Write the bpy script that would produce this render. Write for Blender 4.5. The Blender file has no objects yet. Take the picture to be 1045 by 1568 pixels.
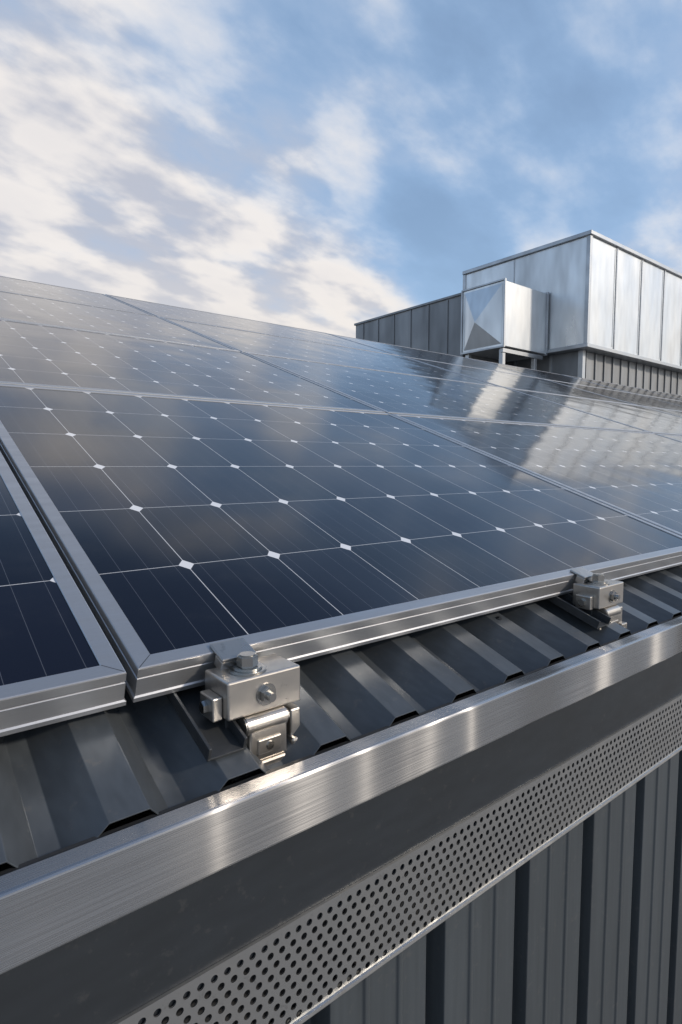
import bpy, bmesh, math, random
from mathutils import Vector, Matrix
random.seed(4)
sc = bpy.context.scene
sc.view_settings.view_transform = 'Standard'
sc.view_settings.look = 'None'
sc.view_settings.exposure = 0
TH = math.radians(19.4); CT, ST = math.cos(TH), math.sin(TH)

# ---------------------------------------------------------------- node helpers
class NT:
    def __init__(s, tree): s.t = tree; s.n = tree.nodes; s.l = tree.links
    def node(s, typ, **kw):
        n = s.n.new(typ)
        for k, v in kw.items(): setattr(n, k, v)
        return n
    def put(s, sock, v):
        if hasattr(v, 'links') or isinstance(v, bpy.types.NodeSocket): s.l.new(v, sock)
        else: sock.default_value = v
    def m(s, op, a, b=None, c=None, clamp=False):
        n = s.n.new('ShaderNodeMath'); n.operation = op; n.use_clamp = clamp
        s.put(n.inputs[0], a)
        if b is not None: s.put(n.inputs[1], b)
        if c is not None: s.put(n.inputs[2], c)
        return n.outputs[0]
    def vm(s, op, a, b=None):
        n = s.n.new('ShaderNodeVectorMath'); n.operation = op
        s.put(n.inputs[0], a)
        if b is not None: s.put(n.inputs[1], b)
        return n.outputs['Value'] if op in ('DOT_PRODUCT', 'LENGTH') else n.outputs[0]
    def smooth(s, x, lo, hi, t0=0.0, t1=1.0, kind='SMOOTHSTEP'):
        n = s.n.new('ShaderNodeMapRange'); n.interpolation_type = kind
        s.put(n.inputs[0], x)
        n.inputs[1].default_value = lo; n.inputs[2].default_value = hi
        n.inputs[3].default_value = t0; n.inputs[4].default_value = t1
        return n.outputs[0]
    def noise(s, vec, scale, detail=4, rough=.5, dist=0.0):
        n = s.n.new('ShaderNodeTexNoise')
        s.put(n.inputs['Vector'], vec)
        n.inputs['Scale'].default_value = scale; n.inputs['Detail'].default_value = detail
        n.inputs['Roughness'].default_value = rough; n.inputs['Distortion'].default_value = dist
        return n.outputs['Fac']
    def mix(s, f, a, b):
        n = s.n.new('ShaderNodeMix'); n.data_type = 'RGBA'
        s.put(n.inputs[0], f); s.put(n.inputs[6], a); s.put(n.inputs[7], b)
        return n.outputs[2]
    def comb(s, x, y, z):
        n = s.n.new('ShaderNodeCombineXYZ')
        s.put(n.inputs[0], x); s.put(n.inputs[1], y); s.put(n.inputs[2], z)
        return n.outputs[0]
    def sep(s, v):
        n = s.n.new('ShaderNodeSeparateXYZ'); s.put(n.inputs[0], v); return n.outputs
    def bump(s, h, strength, dist):
        n = s.n.new('ShaderNodeBump'); s.put(n.inputs['Height'], h)
        n.inputs['Strength'].default_value = strength; n.inputs['Distance'].default_value = dist
        return n.outputs[0]

def newmat(name):
    m = bpy.data.materials.new(name); m.use_nodes = True
    nt = NT(m.node_tree); b = nt.n['Principled BSDF']
    return m, nt, b

def metal(name, col, rough=.35, metallic=1.0, var=.12, scale=(8, 8, 8), bumpk=0.0, rvar=.1, spots=0.0, fine=None):
    m, nt, b = newmat(name)
    tc = nt.node('ShaderNodeTexCoord').outputs['Object']
    v = nt.vm('MULTIPLY', tc, scale)
    n1 = nt.noise(v, 1.0, 3, .6)
    f = nt.smooth(n1, .3, .7, 1 - var, 1 + var, 'LINEAR')
    if fine:
        n2 = nt.noise(nt.vm('MULTIPLY', tc, fine), 1.0, 1, .6)
        f = nt.m('MULTIPLY', f, nt.smooth(n2, .25, .75, 1 - var * .6, 1 + var * .6, 'LINEAR'))
    c = nt.vm('MULTIPLY', nt.comb(f, f, f), col)
    if spots:
        d = nt.smooth(nt.noise(tc, 60, 4, .7), .58, .72)
        d = nt.m('MULTIPLY', d, spots)
        c = nt.mix(d, c, (.16, .15, .14, 1))
    nt.put(b.inputs['Base Color'], c)
    b.inputs['Metallic'].default_value = metallic
    nt.put(b.inputs['Roughness'], nt.smooth(n1, .3, .7, rough + rvar, max(.03, rough - rvar), 'LINEAR'))
    if bumpk:
        nt.put(b.inputs['Normal'], nt.bump(n1, bumpk, .01))
    return m

M_frame = metal('anodised_aluminium', (.50, .505, .515), .36, .8, .06, (3, 40, 40), rvar=.06, fine=(60, 900, 900), spots=.12)
M_steel = metal('stainless_steel', (.54, .51, .47), .33, .92, .08, (26, 26, 26), bumpk=.03, rvar=.07, spots=.25)
M_bolt = metal('zinc_bolt', (.46, .45, .43), .24, 1, .10, (40, 40, 40), rvar=.06, spots=.25)
M_dark = metal('dark_steel', (.07, .075, .08), .45, .6, .2, (20, 20, 20))
M_roof = metal('coated_roof_steel', (.084, .096, .108), .38, .35, .18, (5, 2, 5), rvar=.09, spots=.35, fine=(90, 20, 90))
M_wall = metal('coated_wall_steel', (.062, .073, .082), .46, .28, .16, (3, 3, .6), rvar=.08, spots=.22, fine=(120, 120, 6))
M_fascia = metal('fascia_steel', (.026, .031, .037), .47, .25, .16, (5, 5, 9), rvar=.08, spots=.12, fine=(14, 14, 60))
M_perf = metal('perforated_aluminium', (.50, .50, .49), .32, .95, .10, (14, 14, 14), bumpk=.25, rvar=.09, spots=.3)
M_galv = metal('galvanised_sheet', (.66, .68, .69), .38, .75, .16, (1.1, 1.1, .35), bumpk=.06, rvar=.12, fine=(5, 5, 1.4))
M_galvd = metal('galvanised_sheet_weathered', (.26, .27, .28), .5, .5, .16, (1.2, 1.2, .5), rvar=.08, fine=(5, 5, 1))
M_trim = metal('galvanised_trim', (.46, .48, .50), .42, .8, .1, (2, 2, 2))
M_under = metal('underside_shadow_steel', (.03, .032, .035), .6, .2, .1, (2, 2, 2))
M_memb = metal('roof_membrane', (.12, .12, .12), .85, 0, .15, (2, 2, 2), rvar=.05)

# brushed gutter
M_gut, nt, b = newmat('brushed_aluminium')
tc = nt.node('ShaderNodeTexCoord').outputs['Object']
st = nt.noise(nt.vm('MULTIPLY', tc, (5, 1400, 1400)), 1, 2, .6)
lw = nt.noise(nt.vm('MULTIPLY', tc, (2.2, 6, 6)), 1, 3, .5)
f = nt.m('MULTIPLY', nt.smooth(st, .3, .7, .88, 1.08, 'LINEAR'), nt.smooth(lw, .3, .7, .90, 1.08, 'LINEAR'))
nt.put(b.inputs['Base Color'], nt.vm('MULTIPLY', nt.comb(f, f, f), (.47, .475, .485)))
b.inputs['Metallic'].default_value = .95
nt.put(b.inputs['Roughness'], nt.smooth(st, .3, .7, .23, .31, 'LINEAR'))
b.inputs['Anisotropic'].default_value = .95
nt.put(b.inputs['Tangent'], nt.comb(0.0, .7071, .7071))
wv = nt.noise(nt.vm('MULTIPLY', tc, (3.4, .4, .4)), 1, 1, .4)
nt.put(b.inputs['Normal'], nt.bump(wv, 1.0, .085))

# solar glass
CU0, CU, CV0, CV = -.006, .163, -.001, .2315
M_glass, nt, b = newmat('solar_cells_under_glass')
tc = nt.node('ShaderNodeTexCoord').outputs['Object']
x, y, z = nt.sep(tc)
cu = nt.m('DIVIDE', nt.m('SUBTRACT', x, CU0), CU)
cv = nt.m('DIVIDE', nt.m('SUBTRACT', y, CV0), CV)
du = nt.m('MULTIPLY', nt.m('PINGPONG', cu, .5), CU)
dv = nt.m('MULTIPLY', nt.m('PINGPONG', cv, .5), CV)
line = nt.m('MINIMUM', du, nt.m('MULTIPLY', dv, 1.0))
lm = nt.smooth(line, .0004, .0010, .75, 0)
dia = nt.smooth(nt.m('ADD', du, nt.m('MULTIPLY', dv, .8)), .0125, .0138, 1, 0)
wm = nt.m('MAXIMUM', lm, dia)
fu = nt.m('FRACT', cu)
bb = nt.m('MULTIPLY', nt.m('PINGPONG', nt.m('ADD', nt.m('MULTIPLY', fu, 4.0), .5), .5), CU / 4)
bm = nt.m('MULTIPLY', nt.smooth(bb, .00022, .0006, 1, 0), .26)
fin = nt.smooth(nt.m('PINGPONG', nt.m('MULTIPLY', y, 420.0), .5), .05, .30, .06, 0)
cell = nt.node('ShaderNodeTexWhiteNoise'); cell.noise_dimensions = '3D'
oi = nt.node('ShaderNodeObjectInfo')
nt.put(cell.inputs['Vector'], nt.comb(nt.m('FLOOR', cu), nt.m('FLOOR', cv), nt.m('MULTIPLY', oi.outputs['Random'], 37.0)))
cr = cell.outputs['Value']
base = nt.mix(cr, (.0018, .0019, .0058, 1), (.0044, .0046, .0125, 1))
base = nt.mix(fin, base, (.02, .022, .04, 1))
base = nt.mix(bm, base, (.24, .26, .30, 1))
base = nt.mix(wm, base, (.72, .73, .75, 1))
dust = nt.noise(tc, 9, 4, .65)
dm = nt.smooth(dust, .5, .8, 0, .012)
base = nt.mix(dm, base, (.45, .44, .42, 1))
nt.put(b.inputs['Base Color'], base)
nt.put(b.inputs['Roughness'], nt.smooth(dust, .3, .8, .065, .14, 'LINEAR'))
b.inputs['IOR'].default_value = 1.55
wob = nt.noise(tc, 2.2, 1, .4)
nt.put(b.inputs['Normal'], nt.bump(wob, .35, .012))

# concrete ground
M_ground, nt, b = newmat('concrete_yard')
tc = nt.node('ShaderNodeTexCoord').outputs['Object']
n1 = nt.noise(tc, .35, 5, .65)
nt.put(b.inputs['Base Color'], nt.mix(nt.smooth(n1, .3, .7), (.24, .235, .225, 1), (.36, .35, .33, 1)))
b.inputs['Roughness'].default_value = .9

# ---------------------------------------------------------------- mesh builder
class MB:
    def __init__(s, mats): s.v = []; s.f = []; s.mi = []; s.mats = mats; s.sm = []
    def add(s, verts, faces, mat=0, smooth=False):
        o = len(s.v); s.v += [tuple(p) for p in verts]
        for f in faces: s.f.append(tuple(i + o for i in f)); s.mi.append(mat); s.sm.append(smooth)
    def bm(s, bm, M=None, mat=0, smooth=False):
        bm.verts.ensure_lookup_table(); bm.verts.index_update()
        s.add([(M @ v.co) if M else v.co for v in bm.verts], [[v.index for v in f.verts] for f in bm.faces], mat, smooth)
        bm.free()
    def box(s, a, c, mat=0, bev=0.0, M=None, seg=2):
        bm = bmesh.new(); bmesh.ops.create_cube(bm, size=1)
        sx = Vector([c[i] - a[i] for i in range(3)]); ce = Vector([(c[i] + a[i]) / 2 for i in range(3)])
        for v in bm.verts: v.co = Vector((v.co.x * sx.x, v.co.y * sx.y, v.co.z * sx.z)) + ce
        if bev: bmesh.ops.bevel(bm, geom=list(bm.edges), offset=bev, segments=seg, affect='EDGES', profile=.5)
        s.bm(bm, M, mat)
    def cyl(s, p, axis, r, h, n=24, mat=0, bev=0.0, M=None, r2=None, smooth=False):
        bm = bmesh.new()
        bmesh.ops.create_cone(bm, cap_ends=True, segments=n, radius1=r, radius2=r if r2 is None else r2, depth=h)
        if bev:
            eds = [e for e in bm.edges if abs(e.verts[0].co.z - e.verts[1].co.z) < 1e-6]
            bmesh.ops.bevel(bm, geom=eds, offset=bev, segments=2, affect='EDGES')
        q = Vector(axis).normalized().to_track_quat('Z', 'Y').to_matrix().to_4x4()
        T = Matrix.Translation(p) @ q
        if M: T = M @ T
        s.bm(bm, T, mat, smooth)
    def obj(s, name, parent=None, loc=(0, 0, 0), rot=(0, 0, 0)):
        me = bpy.data.meshes.new(name); me.from_pydata(s.v, [], s.f)
        for m in s.mats: me.materials.append(m)
        me.polygons.foreach_set('material_index', s.mi)
        me.polygons.foreach_set('use_smooth', s.sm)
        me.update()
        o = bpy.data.objects.new(name, me); sc.collection.objects.link(o)
        o.location = loc; o.rotation_euler = rot
        if parent: o.parent = parent
        return o
def empty(name):
    e = bpy.data.objects.new(name, None); sc.collection.objects.link(e); e.empty_display_size = .2; return e
def prism(mb, prof, x0, x1, mat=0, close=True):
    n = len(prof)
    vs = [(x0, p[0], p[1]) for p in prof] + [(x1, p[0], p[1]) for p in prof]
    fs = [(i, (i + 1) % n, n + (i + 1) % n, n + i) for i in range(n if close else n - 1)]
    if close: fs += [tuple(range(n - 1, -1, -1)), tuple(range(n, 2 * n))]
    mb.add(vs, fs, mat)

# ---------------------------------------------------------------- solar panels
PV = 1.412
def panel_mesh(W):
    mb = MB([M_frame, M_glass, M_dark])
    prof = [(.0225, -.0055), (.0225, -.0008), (.0217, 0), (.0016, 0), (.0004, -.0006), (0, -.0018), (0, -.0120), (.0012, -.0128), (.0012, -.0142), (0, -.0150),
            (0, -.0380), (-.0022, -.0395), (-.0022, -.0450), (.028, -.0450), (.028, -.043), (.003, -.042), (.003, -.0075), (.0225, -.0075)]
    n = len(prof); vs = []
    for d, h in prof:
        vs += [(d, d, h), (W - d, d, h), (W - d, PV - d, h), (d, PV - d, h)]
    fs = []
    for i in range(n):
        j = (i + 1) % n
        for k in range(4):
            l = (k + 1) % 4
            fs.append((4 * i + k, 4 * j + k, 4 * j + l, 4 * i + l))
    mb.add(vs, fs, 0)
    g = .0215
    mb.add([(g, g, -.0022), (W - g, g, -.0022), (W - g, PV - g, -.0022), (g, PV - g, -.0022)], [(0, 1, 2, 3)], 1)
    mb.add([(g, g, -.0065), (W - g, g, -.0065), (W - g, PV - g, -.0065), (g, PV - g, -.0065)], [(3, 2, 1, 0)], 0)
    # mitre joints of the frame
    e = .0003
    for (cx, cy, sx_, sy_) in ((0, 0, 1, 1), (W, 0, -1, 1), (W, PV, -1, -1), (0, PV, 1, -1)):
        a, c = .0018, .0216
        mb.add([(cx + sx_ * (a + e), cy + sy_ * (a - e), .00012), (cx + sx_ * (c + e), cy + sy_ * (c - e), .00012),
                (cx + sx_ * (c - e), cy + sy_ * (c + e), .00012), (cx + sx_ * (a - e), cy + sy_ * (a + e), .00012)], [(0, 1, 2, 3)], 2)
    o = mb.obj('tmp'); me = o.data; bpy.data.objects.remove(o)
    bm = bmesh.new(); bm.from_mesh(me); bmesh.ops.recalc_face_normals(bm, faces=[f for f in bm.faces if f.material_index == 0 and len(f.verts) == 4]); bm.to_mesh(me); bm.free()
    me.name = 'solar_panel'
    return me
meA = panel_mesh(1.64); meB = panel_mesh(2.695)
cols = [(-3.306, meA), (-1.653, meA), (0.0, meA), (1.656, meB)]
xx = 4.372
while xx < 26: cols.append((xx, meB)); xx += 2.715
VP = 1.43
for r in range(4):
    for (cx, me) in cols:
        o = bpy.data.objects.new('solar_panel', me); sc.collection.objects.link(o)
        v = r * VP
        o.location = (cx, v * CT, v * ST + (random.uniform(-.0006, .0006)))
        o.rotation_euler = (TH + random.uniform(-.0012, .0012), random.uniform(-.0006, .0006), 0)
VTOP = 4 * VP

# ---------------------------------------------------------------- building
bld = empty('industrial_building')
XL, XR = -5.0, 27.5
mb = MB([M_roof])
pitch = .125; x = -.068 - 38 * pitch
prof = []
while x < XR:
    prof += [(x, 1), (x + .040, 1), (x + .068, 0), (x + .088, 0)]
    x += pitch
def roofz(Y, top): return (-.069 if top else -.101) + Y * ST / CT
ys = [-.104, 1.2, 2.6, 4.0, VTOP * CT + .12]
vs = []
for Y in ys:
    for (px, t) in prof: vs.append((px, Y, roofz(Y, t)))
n = len(prof); fs = []
for j in range(len(ys) - 1):
    for i in range(n - 1): fs.append((j * n + i, j * n + i + 1, (j + 1) * n + i + 1, (j + 1) * n + i))
mb.add(vs, fs)
o = mb.obj('roof_sheet', bld)
md = o.modifiers.new('s', 'SOLIDIFY'); md.thickness = .0016; md.offset = -1
bv = o.modifiers.new('b', 'BEVEL'); bv.width = .003; bv.segments = 2; bv.limit_method = 'ANGLE'; bv.angle_limit = math.radians(25)
mb = MB([M_dark, M_steel])
for i in range(0, 200, 4):
    X = -.068 - 38 * pitch + i * pitch + .020
    zz = roofz(.02, 1)
    mb.cyl((X, .02, zz + .001), (0, -ST, CT), .0060, .0016, 16, 0)
    mb.cyl((X, .02, zz + .0030), (0, -ST, CT), .0036, .0035, 6, 0, bev=.0005)
mb.obj('roof_screws', bld)
YR = VTOP * CT + .10; ZR = YR * ST / CT - .03
mb = MB([M_roof, M_memb, M_wall])
prism(mb, [(YR - .22, ZR - .095), (YR - .22, ZR - .088), (YR, ZR - .01), (YR + .2, ZR - .10), (YR + .2, ZR - .107), (YR, ZR - .018)], XL, XR, 0)
prism(mb, [(YR + .15, 1.62), (YR + .15, ZR - .09), (YR + .12, ZR - .09), (YR + .12, 1.62)], XL, XR, 0)
mb.add([(XL, YR + .1, 1.62), (XR, YR + .1, 1.62), (XR, 20, 1.62), (XL, 20, 1.62)], [(0, 1, 2, 3)], 1)
mb.add([(XL, 20, 1.62), (XR, 20, 1.62), (XR, 20, -4.2), (XL, 20, -4.2)], [(0, 1, 2, 3)], 2)
for X in (XL, XR):
    mb.add([(X, -.10, -.14), (X, YR, ZR - .12), (X, YR + .1, 1.62), (X, 20, 1.62), (X, 20, -4.2), (X, -.10, -4.2)], [(0, 1, 2, 3, 4, 5)], 2)
mb.obj('rear_roof', bld)
# eave gutter
mb = MB([M_gut, M_under])
outer = [(-.121, -.1062), (-.1222, -.1050), (-.1430, -.1050), (-.1455, -.1056), (-.1468, -.1068), (-.1472, -.1085), (-.1472, -.1685), (-.1464, -.1705), (-.1445, -.1713), (-.128, -.1713)]
inner = [(-.128, -.1690), (-.1445, -.1690), (-.1450, -.1670), (-.1450, -.109), (-.1440, -.1075), (-.121, -.1075)]
joints = [XL, -2.07, 3.93, 9.93, 15.93, 21.93, XR]
for i in range(len(joints) - 1):
    prism(mb, outer + inner, joints[i] + .0006, joints[i + 1] - .0006, 0)
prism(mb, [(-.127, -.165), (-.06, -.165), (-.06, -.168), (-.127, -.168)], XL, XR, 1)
o = mb.obj('gutter', bld)
# fascia
mb = MB([M_fascia, M_under])
jf = [XL] + [-.262 + k * 3.0 for k in range(-1, 10) if XL < -.262 + k * 3.0 < XR] + [XR]
for i in range(len(jf) - 1):
    prism(mb, [(-.128, -.17), (-.130, -.172), (-.130, -.300), (-.110, -.300), (-.110, -.17)], jf[i] + .0008, jf[i + 1] - .0008, 0)
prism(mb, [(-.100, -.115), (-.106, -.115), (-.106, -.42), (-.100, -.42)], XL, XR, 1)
mb.obj('fascia', bld)
# perforated strip
mb = MB([M_perf])
Yp = -.134; ztop, zbot = -.2815, -.4080; NR = 9
rh = (ztop - .006 - (zbot + .004)) / NR; pw = .0150; hr = .0041
def square_pts(cx, cz, seg):
    per = []
    for k in range(seg):
        a = 2 * math.pi * k / seg + (math.pi / 4)
        c, s_ = math.cos(a), math.sin(a)
        m_ = max(abs(c), abs(s_))
        per.append(((c / m_) * pw / 2 + cx, Yp, (s_ / m_) * rh / 2 + cz))
    return per
x_start = -.6
ncol_near, ncol_far = int(3.0 / pw), int(12.0 / pw)
for rI in range(NR):
    cz = zbot + .004 + rh * (rI + .5)
    off = (pw / 2) * (rI % 2)
    for cI in range(ncol_near + ncol_far):
        seg = 12 if cI < ncol_near else 8
        cx = x_start + off + (cI + .5) * pw
        so = square_pts(cx, cz, seg); si = []; sb = []
        for k in range(seg):
            a = 2 * math.pi * k / seg + math.pi / 4
            si.append((cx + hr * math.cos(a), Yp, cz + hr * math.sin(a)))
            sb.append((cx + hr * math.cos(a), Yp + .0018, cz + hr * math.sin(a)))
        fs = []
        for k in range(seg):
            l = (k + 1) % seg
            fs.append((k, l, seg + l, seg + k)); fs.append((seg + k, seg + l, 2 * seg + l, 2 * seg + k))
        mb.add(so + si + sb, fs)
xe = x_start + (ncol_near + ncol_far) * pw
mb.add([(XL, Yp, ztop - .006), (XR, Yp, ztop - .006), (XR, Yp, ztop), (XL, Yp, ztop)], [(0, 1, 2, 3)])
mb.add([(XL, Yp, ztop), (XR, Yp, ztop), (XR, -.1303, ztop), (XL, -.1303, ztop)], [(0, 1, 2, 3)])
prism(mb, [(Yp, zbot + .004), (Yp - .0025, zbot + .003), (Yp - .0035, zbot - .0005), (Yp - .002, zbot - .003), (Yp + .02, zbot - .003), (Yp + .02, zbot - .001), (Yp, zbot - .001)], XL, XR, 0)
mb.add([(XL, Yp, zbot + .004), (x_start, Yp, zbot + .004), (x_start, Yp, ztop - .006), (XL, Yp, ztop - .006)], [(0, 1, 2, 3)])
mb.add([(xe + pw / 2, Yp, zbot + .004), (XR, Yp, zbot + .004), (XR, Yp, ztop - .006), (xe + pw / 2, Yp, ztop - .006)], [(0, 1, 2, 3)])
mb.obj('perforated_strip', bld)
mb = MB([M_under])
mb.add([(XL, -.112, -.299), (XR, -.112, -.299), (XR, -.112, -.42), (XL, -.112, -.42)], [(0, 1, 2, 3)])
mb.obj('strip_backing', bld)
# profiled wall
mb = MB([M_wall])
wp = .212; x = .394 - 25 * wp; prof = []
YO, YI = -.122, -.088
def rib(x0):
    w = .012
    return [(x0, YO), (x0 + w * .25, YO - .0035), (x0 + w * .75, YO - .0035), (x0 + w, YO)]
while x < XR:
    prof += [(x, YO)] + rib(x + .052) + rib(x + .112) + [(x + .172, YO), (x + .177, YI), (x + .206, YI)]
    x += wp
vs = []
for z in (-.405, -4.2):
    for (px, py) in prof: vs.append((px, py, z))
n = len(prof)
mb.add(vs, [(i, n + i, n + i + 1, i + 1) for i in range(n - 1)])
o = mb.obj('wall', bld)
bv = o.modifiers.new('b', 'BEVEL'); bv.width = .0015; bv.segments = 2; bv.limit_method = 'ANGLE'; bv.angle_limit = math.radians(20)

# ---------------------------------------------------------------- clamps
def clamp(X0, dz=0.0):
    mb = MB([M_steel, M_dark, M_bolt])
    R = Matrix.Rotation(TH, 4, 'X')
    zr = -.069 + .0015
    def railbox(x0, x1, h0, h1, mat=1, bev=.0006):
        mb.box((x0, -.104, zr * CT + h0), (x1, .16, zr * CT + h1), mat, bev, R)
    railbox(-.034, .014, 0.001, .004)
    railbox(-.034, -.030, .004, .018)
    railbox(.010, .014, .004, .018)
    # foot plate
    mb.box((.004, -.085, -.136), (.106, -.012, -.131), 1, .001)
    # left knuckle
    mb.box((-.002, -.072, -.132), (.026, -.034, -.111), 0, .003)
    mb.cyl((.010, -.058, -.106), (1, 0, 0), .0115, .026, 24, 0, bev=.0012)
    # saddle clamp: base, folded plate, rolled top barrel
    mb.box((.020, -.072, -.131), (.100, -.018, -.119), 0, .0025)
    mb.box((.024, -.070, -.119), (.076, -.062, -.078), 0, .0028, None, 3)
    mb.box((.034, -.0725, -.110), (.066, -.0698, -.092), 0, .0012)
    mb.cyl((.050, -.0726, -.101), (0, -1, 0), .0052, .003, 20, 2, bev=.0006)
    mb.cyl((.049, -.060, -.075), (1, 0, 0), .0118, .058, 28, 0, bev=.0015)
    mb.cyl((.080, -.060, -.075), (1, 0, 0), .0068, .006, 6, 2, bev=.0006)
    mb.box((.024, -.062, -.119), (.030, -.024, -.080), 0, .0015)
    # right leg
    mb.box((.082, -.073, -.132), (.105, -.030, -.104), 0, .0028, None, 3)
    mb.box((.085, -.064, -.106), (.100, -.030, -.070), 0, .0022)
    mb.cyl((.0935, -.0735, -.118), (0, -1, 0), .0055, .002, 20, 2, bev=.0004)
    # neck
    mb.box((.006, -.044, -.115), (.022, -.010, -.058), 1, .001)
    mb.cyl((.045, -.030, -.064), (0, 0, 1), .0085, .02, 20, 1)
    mb.box((.060, -.040, -.100), (.076, -.012, -.058), 1, .001)
    # main block
    mb.box((-.001, -.064, -.0625), (.101, -.0040, -.0165), 0, .0028, None, 3)
    mb.box((-.014, -.052, -.064), (-.0013, -.018, -.036), 0, .0018)
    mb.cyl((-.0165, -.034, -.050), (1, 0, 0), .0078, .006, 6, 2, bev=.0006)
    # hook over the frame
    mb.box((.014, -.0235, .0006), (.062, .0135, .0050), 0, .0014, R)
    mb.box((.014, -.0235, -.014), (.062, -.0045, .0006), 0, .0012, R)
    # top bolt
    mb.cyl((.040, -.038, -.0153), (0, 0, 1), .0230, .0026, 40, 2, bev=.0006)
    mb.cyl((.040, -.038, -.0126), (0, 0, 1), .0178, .0026, 40, 2, bev=.0006)
    mb.cyl((.040, -.038, -.0045), (0, 0, 1), .0130, .0140, 6, 2, bev=.0012)
    mb.cyl((.040, -.038, .0030), (0, 0, 1), .0098, .0014, 24, 2, bev=.0004)
    # front bolt
    mb.cyl((.050, -.0648, -.041), (0, -1, 0), .0135, .0018, 28, 2, bev=.0004)
    mb.cyl((.050, -.0690, -.041), (0, -1, 0), .0102, .0075, 6, 2, bev=.0008)
    mb.cyl((.050, -.0755, -.041), (0, -1, 0), .0056, .0080, 18, 2, bev=.0008)
    return mb.obj('panel_mounting_clamp', None, (X0, 0, dz))
for X in (.080, .922, 2.05, 3.6, 5.2, 6.9, 8.6, -1.2, -2.6):
    clamp(X)

# ---------------------------------------------------------------- roof-top plant
hv = empty('rooftop_air_handling_unit')
mb = MB([M_galv, M_trim, M_under, M_galvd])
X0, X1, Y0, Y1, Z0, Z1 = 12.5, 24.8, 6.4, 9.9, 2.96, 5.31
mb.box((X0, Y0, Z0), (X1, Y1, Z1), 0, .01)
mb.box((X0 - .06, Y0 - .06, Z1), (X1 + .06, Y1 + .06, Z1 + .09), 1, .01)
mb.box((X0 - .05, Y0 - .05, Z0 - .09), (X1 + .05, Y1 + .05, Z0 - .002), 1, .01)
for (x_, y_) in ((X0, Y0), (X0, Y1)):
    mb.box((x_ - .025, y_ - .025, Z0), (x_ + .07, y_ + .07, Z1), 1, .006)
xs = X0 + 1.22
while xs < X1 - .2:
    mb.box((xs - .018, Y0 - .022, Z0 + .02), (xs + .018, Y0, Z1 - .02), 1, .004)
    mb.box((xs - .09, Y0 - .010, Z0 + .06), (xs - .07, Y0, Z1 - .06), 0, .002)
    xs += 1.27
mb.box((X0 - .012, 8.35, Z0 + .02), (X0, 8.38, Z1 - .02), 1, .003)
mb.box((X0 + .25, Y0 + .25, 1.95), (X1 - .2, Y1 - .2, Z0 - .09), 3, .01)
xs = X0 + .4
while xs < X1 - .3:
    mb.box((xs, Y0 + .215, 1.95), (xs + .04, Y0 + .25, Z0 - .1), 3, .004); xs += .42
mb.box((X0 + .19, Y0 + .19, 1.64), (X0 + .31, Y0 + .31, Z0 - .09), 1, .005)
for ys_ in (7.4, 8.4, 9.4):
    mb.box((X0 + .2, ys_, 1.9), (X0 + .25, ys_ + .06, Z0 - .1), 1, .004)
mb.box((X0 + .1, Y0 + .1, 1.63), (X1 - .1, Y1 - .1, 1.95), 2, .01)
mb.obj('unit_casing', hv)

dt = empty('ventilation_duct')
mb = MB([M_galv, M_trim, M_under, M_galvd])
dx0, dx1, dy0, dy1, dz0, dz1 = 10.79, 12.47, 7.39, 8.54, 2.85, 4.25
mb.box((dx0, dy0, dz0), (dx1, dy1, dz1), 0, .008)
cx, cy, cz = dx0 - .16, (dy0 + dy1) / 2, (dz0 + dz1) / 2
q = .05
vs = [(dx0 - .004, dy0 + q, dz0 + q), (dx0 - .004, dy1 - q, dz0 + q), (dx0 - .004, dy1 - q, dz1 - q), (dx0 - .004, dy0 + q, dz1 - q), (cx, cy + .1, cz - .1)]
mb.add(vs, [(0, 4, 1), (1, 4, 2), (2, 4, 3), (3, 4, 0)], 0)
for x_ in (dx0 - .03, dx1 - .06):
    for (a_, b_) in (((x_, dy0 - .035, dz0 - .035), (x_ + .05, dy0 + .0, dz1 + .035)), ((x_, dy1, dz0 - .035), (x_ + .05, dy1 + .035, dz1 + .035)),
                     ((x_, dy0, dz0 - .035), (x_ + .05, dy1, dz0)), ((x_, dy0, dz1), (x_ + .05, dy1, dz1 + .035))):
        mb.box(a_, b_, 1, .004)
for (x_, y_) in ((dx0 + .1, dy0 + .1), (dx0 + .1, dy1 - .1), (dx1 - .35, dy0 + .1)):
    mb.box((x_ - .05, y_ - .05, 1.63), (x_ + .05, y_ + .05, dz0 - .04), 1, .006)
    mb.box((x_ - .11, y_ - .11, 1.625), (x_ + .11, y_ + .11, 1.645), 1, .003)
mb.box((dx0 + .03, dy0 + .03, dz0 - .13), (dx1 - .1, dy0 + .10, dz0 - .04), 1, .005)
mb.obj('duct_elbow', dt)
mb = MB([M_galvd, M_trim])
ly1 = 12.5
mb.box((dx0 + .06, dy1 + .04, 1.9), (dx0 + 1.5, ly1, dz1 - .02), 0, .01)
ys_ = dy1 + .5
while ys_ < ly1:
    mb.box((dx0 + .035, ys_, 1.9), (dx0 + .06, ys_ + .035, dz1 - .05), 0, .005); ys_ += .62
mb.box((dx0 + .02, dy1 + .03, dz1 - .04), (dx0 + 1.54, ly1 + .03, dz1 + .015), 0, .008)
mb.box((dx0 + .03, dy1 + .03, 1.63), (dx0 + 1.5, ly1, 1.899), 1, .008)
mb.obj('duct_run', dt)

# ---------------------------------------------------------------- ground
mb = MB([M_ground])
mb.add([(-900, -900, -4.2), (900, -900, -4.2), (900, 900, -4.2), (-900, 900, -4.2)], [(0, 1, 2, 3)])
mb.obj('ground')

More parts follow.
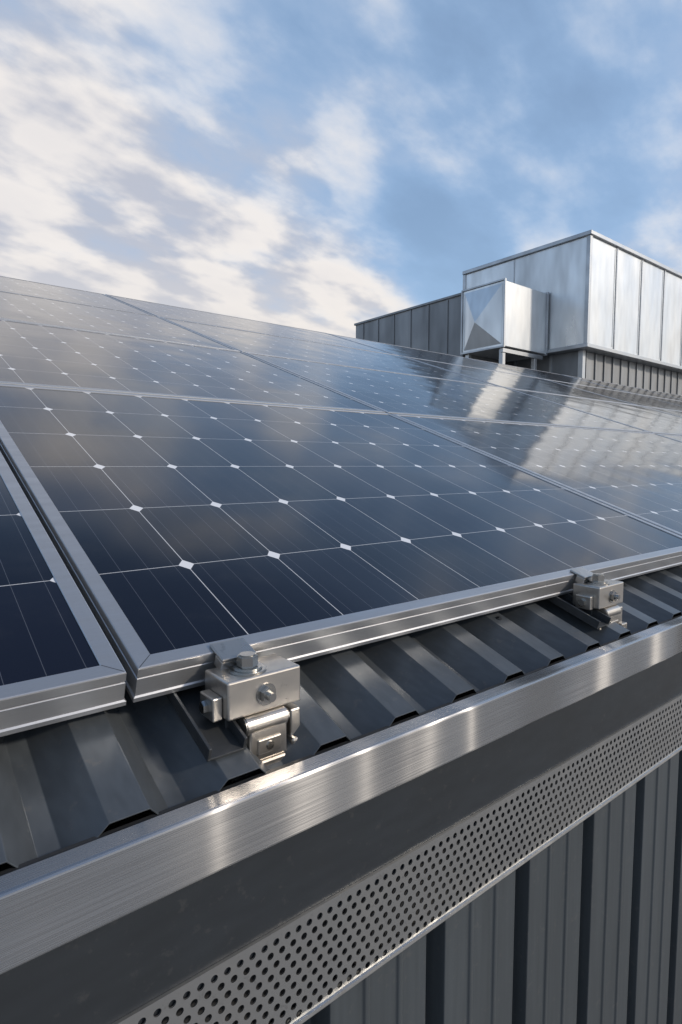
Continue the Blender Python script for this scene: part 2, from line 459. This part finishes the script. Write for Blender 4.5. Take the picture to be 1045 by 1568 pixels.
# ---------------------------------------------------------------- light
sd = Vector((.50, -.74, .44)).normalized()
L = bpy.data.lights.new('sun', 'SUN'); L.energy = 2.5; L.angle = math.radians(4.0); L.color = (1, .88, .74)
lo = bpy.data.objects.new('sun', L); sc.collection.objects.link(lo)
lo.rotation_euler = sd.to_track_quat('Z', 'Y').to_euler(); lo.location = (5, -8, 8)

w = bpy.data.worlds.new('World'); sc.world = w; w.use_nodes = True
nt = NT(w.node_tree)
for n_ in list(nt.n): nt.n.remove(n_)
out = nt.node('ShaderNodeOutputWorld')
sky = nt.node('ShaderNodeTexSky'); sky.sky_type = 'NISHITA'; sky.sun_disc = False
sky.sun_elevation = math.asin(sd.z); sky.sun_rotation = math.atan2(sd.x, sd.y)
sky.air_density = 1.0; sky.dust_density = 1.0; sky.ozone_density = 1.2
bg1 = nt.node('ShaderNodeBackground'); nt.put(bg1.inputs[0], sky.outputs[0]); bg1.inputs[1].default_value = .15
tcn = nt.node('ShaderNodeTexCoord').outputs['Generated']
d = nt.vm('NORMALIZE', tcn)
dx, dy, dz = nt.sep(d)
den = nt.m('ADD', nt.m('MAXIMUM', dz, 0.0), .24)
px = nt.m('DIVIDE', dx, den); py = nt.m('DIVIDE', dy, den)
P = nt.comb(nt.m('ADD', nt.m('MULTIPLY', px, 1.0), nt.m('MULTIPLY', py, .15)), nt.m('SUBTRACT', nt.m('MULTIPLY', py, 1.5), nt.m('MULTIPLY', px, .2)), 5.1)
big = nt.noise(P, 1.5, 1, .5)
fine = nt.noise(P, 3.7, 8, .52)
fb = nt.m('ADD', nt.m('MULTIPLY', big, .5), nt.m('MULTIPLY', fine, .5))
Ps = nt.vm('ADD', P, (.08, -.11, .03))
fine2 = nt.noise(Ps, 3.7, 3, .5)
def lobe(c, deg0, deg1):
    return nt.smooth(nt.vm('DOT_PRODUCT', d, Vector(c).normalized()), math.cos(math.radians(deg0)), math.cos(math.radians(deg1)))
bias = nt.m('MULTIPLY', lobe((.30, .89, .30), 34, 10), .22)
bias = nt.m('SUBTRACT', bias, nt.m('MULTIPLY', lobe((.60, .58, .56), 26, 6), .09))
bias = nt.m('ADD', bias, nt.m('MULTIPLY', lobe((.82, .36, .42), 18, 5), .11))
bias = nt.m('ADD', bias, nt.smooth(dz, .34, .10, 0, .14))
bias = nt.m('SUBTRACT', bias, nt.smooth(dz, .60, .76, 0, .22))
tot = nt.m('ADD', fb, bias)
dens = nt.smooth(tot, .46, .76)
veil = nt.smooth(tot, .34, .60, .26, .60)
veil = nt.m('MULTIPLY', veil, nt.smooth(dz, .60, .74, 1, .15))
lit = nt.smooth(nt.m('SUBTRACT', fine, fine2), -.13, .11)
thick = nt.smooth(tot, .64, .90)
ccol = nt.mix(lit, (.52, .55, .64, 1), (.96, .91, .87, 1))
ccol = nt.mix(nt.m('MULTIPLY', thick, .30), ccol, (.60, .60, .66, 1))
ccol = nt.mix(nt.smooth(dz, .36, .10, 0, .70), ccol, (.95, .88, .80, 1))
bgv = nt.node('ShaderNodeBackground'); bgv.inputs[0].default_value = (.44, .66, .98, 1); bgv.inputs[1].default_value = .95
mv = nt.node('ShaderNodeMixShader'); nt.put(mv.inputs[0], veil)
nt.l.new(bg1.outputs[0], mv.inputs[1]); nt.l.new(bgv.outputs[0], mv.inputs[2])
bg2 = nt.node('ShaderNodeBackground'); nt.put(bg2.inputs[0], ccol); bg2.inputs[1].default_value = .98
mx = nt.node('ShaderNodeMixShader')
nt.put(mx.inputs[0], nt.m('MULTIPLY', dens, .97)); nt.l.new(mv.outputs[0], mx.inputs[1]); nt.l.new(bg2.outputs[0], mx.inputs[2])
nt.l.new(mx.outputs[0], out.inputs[0])

# ---------------------------------------------------------------- camera
cam = bpy.data.cameras.new('camera'); co = bpy.data.objects.new('camera', cam); sc.collection.objects.link(co)
cam.sensor_fit = 'VERTICAL'; cam.sensor_height = 36; cam.sensor_width = 24; cam.lens = 900 / 1568 * 36
cam.clip_start = .02; cam.clip_end = 3000
co.location = (-.2285, -.6554, .2326)
co.rotation_euler = Vector((.6231, .7777, -.0797)).to_track_quat('-Z', 'Y').to_euler()
sc.camera = co
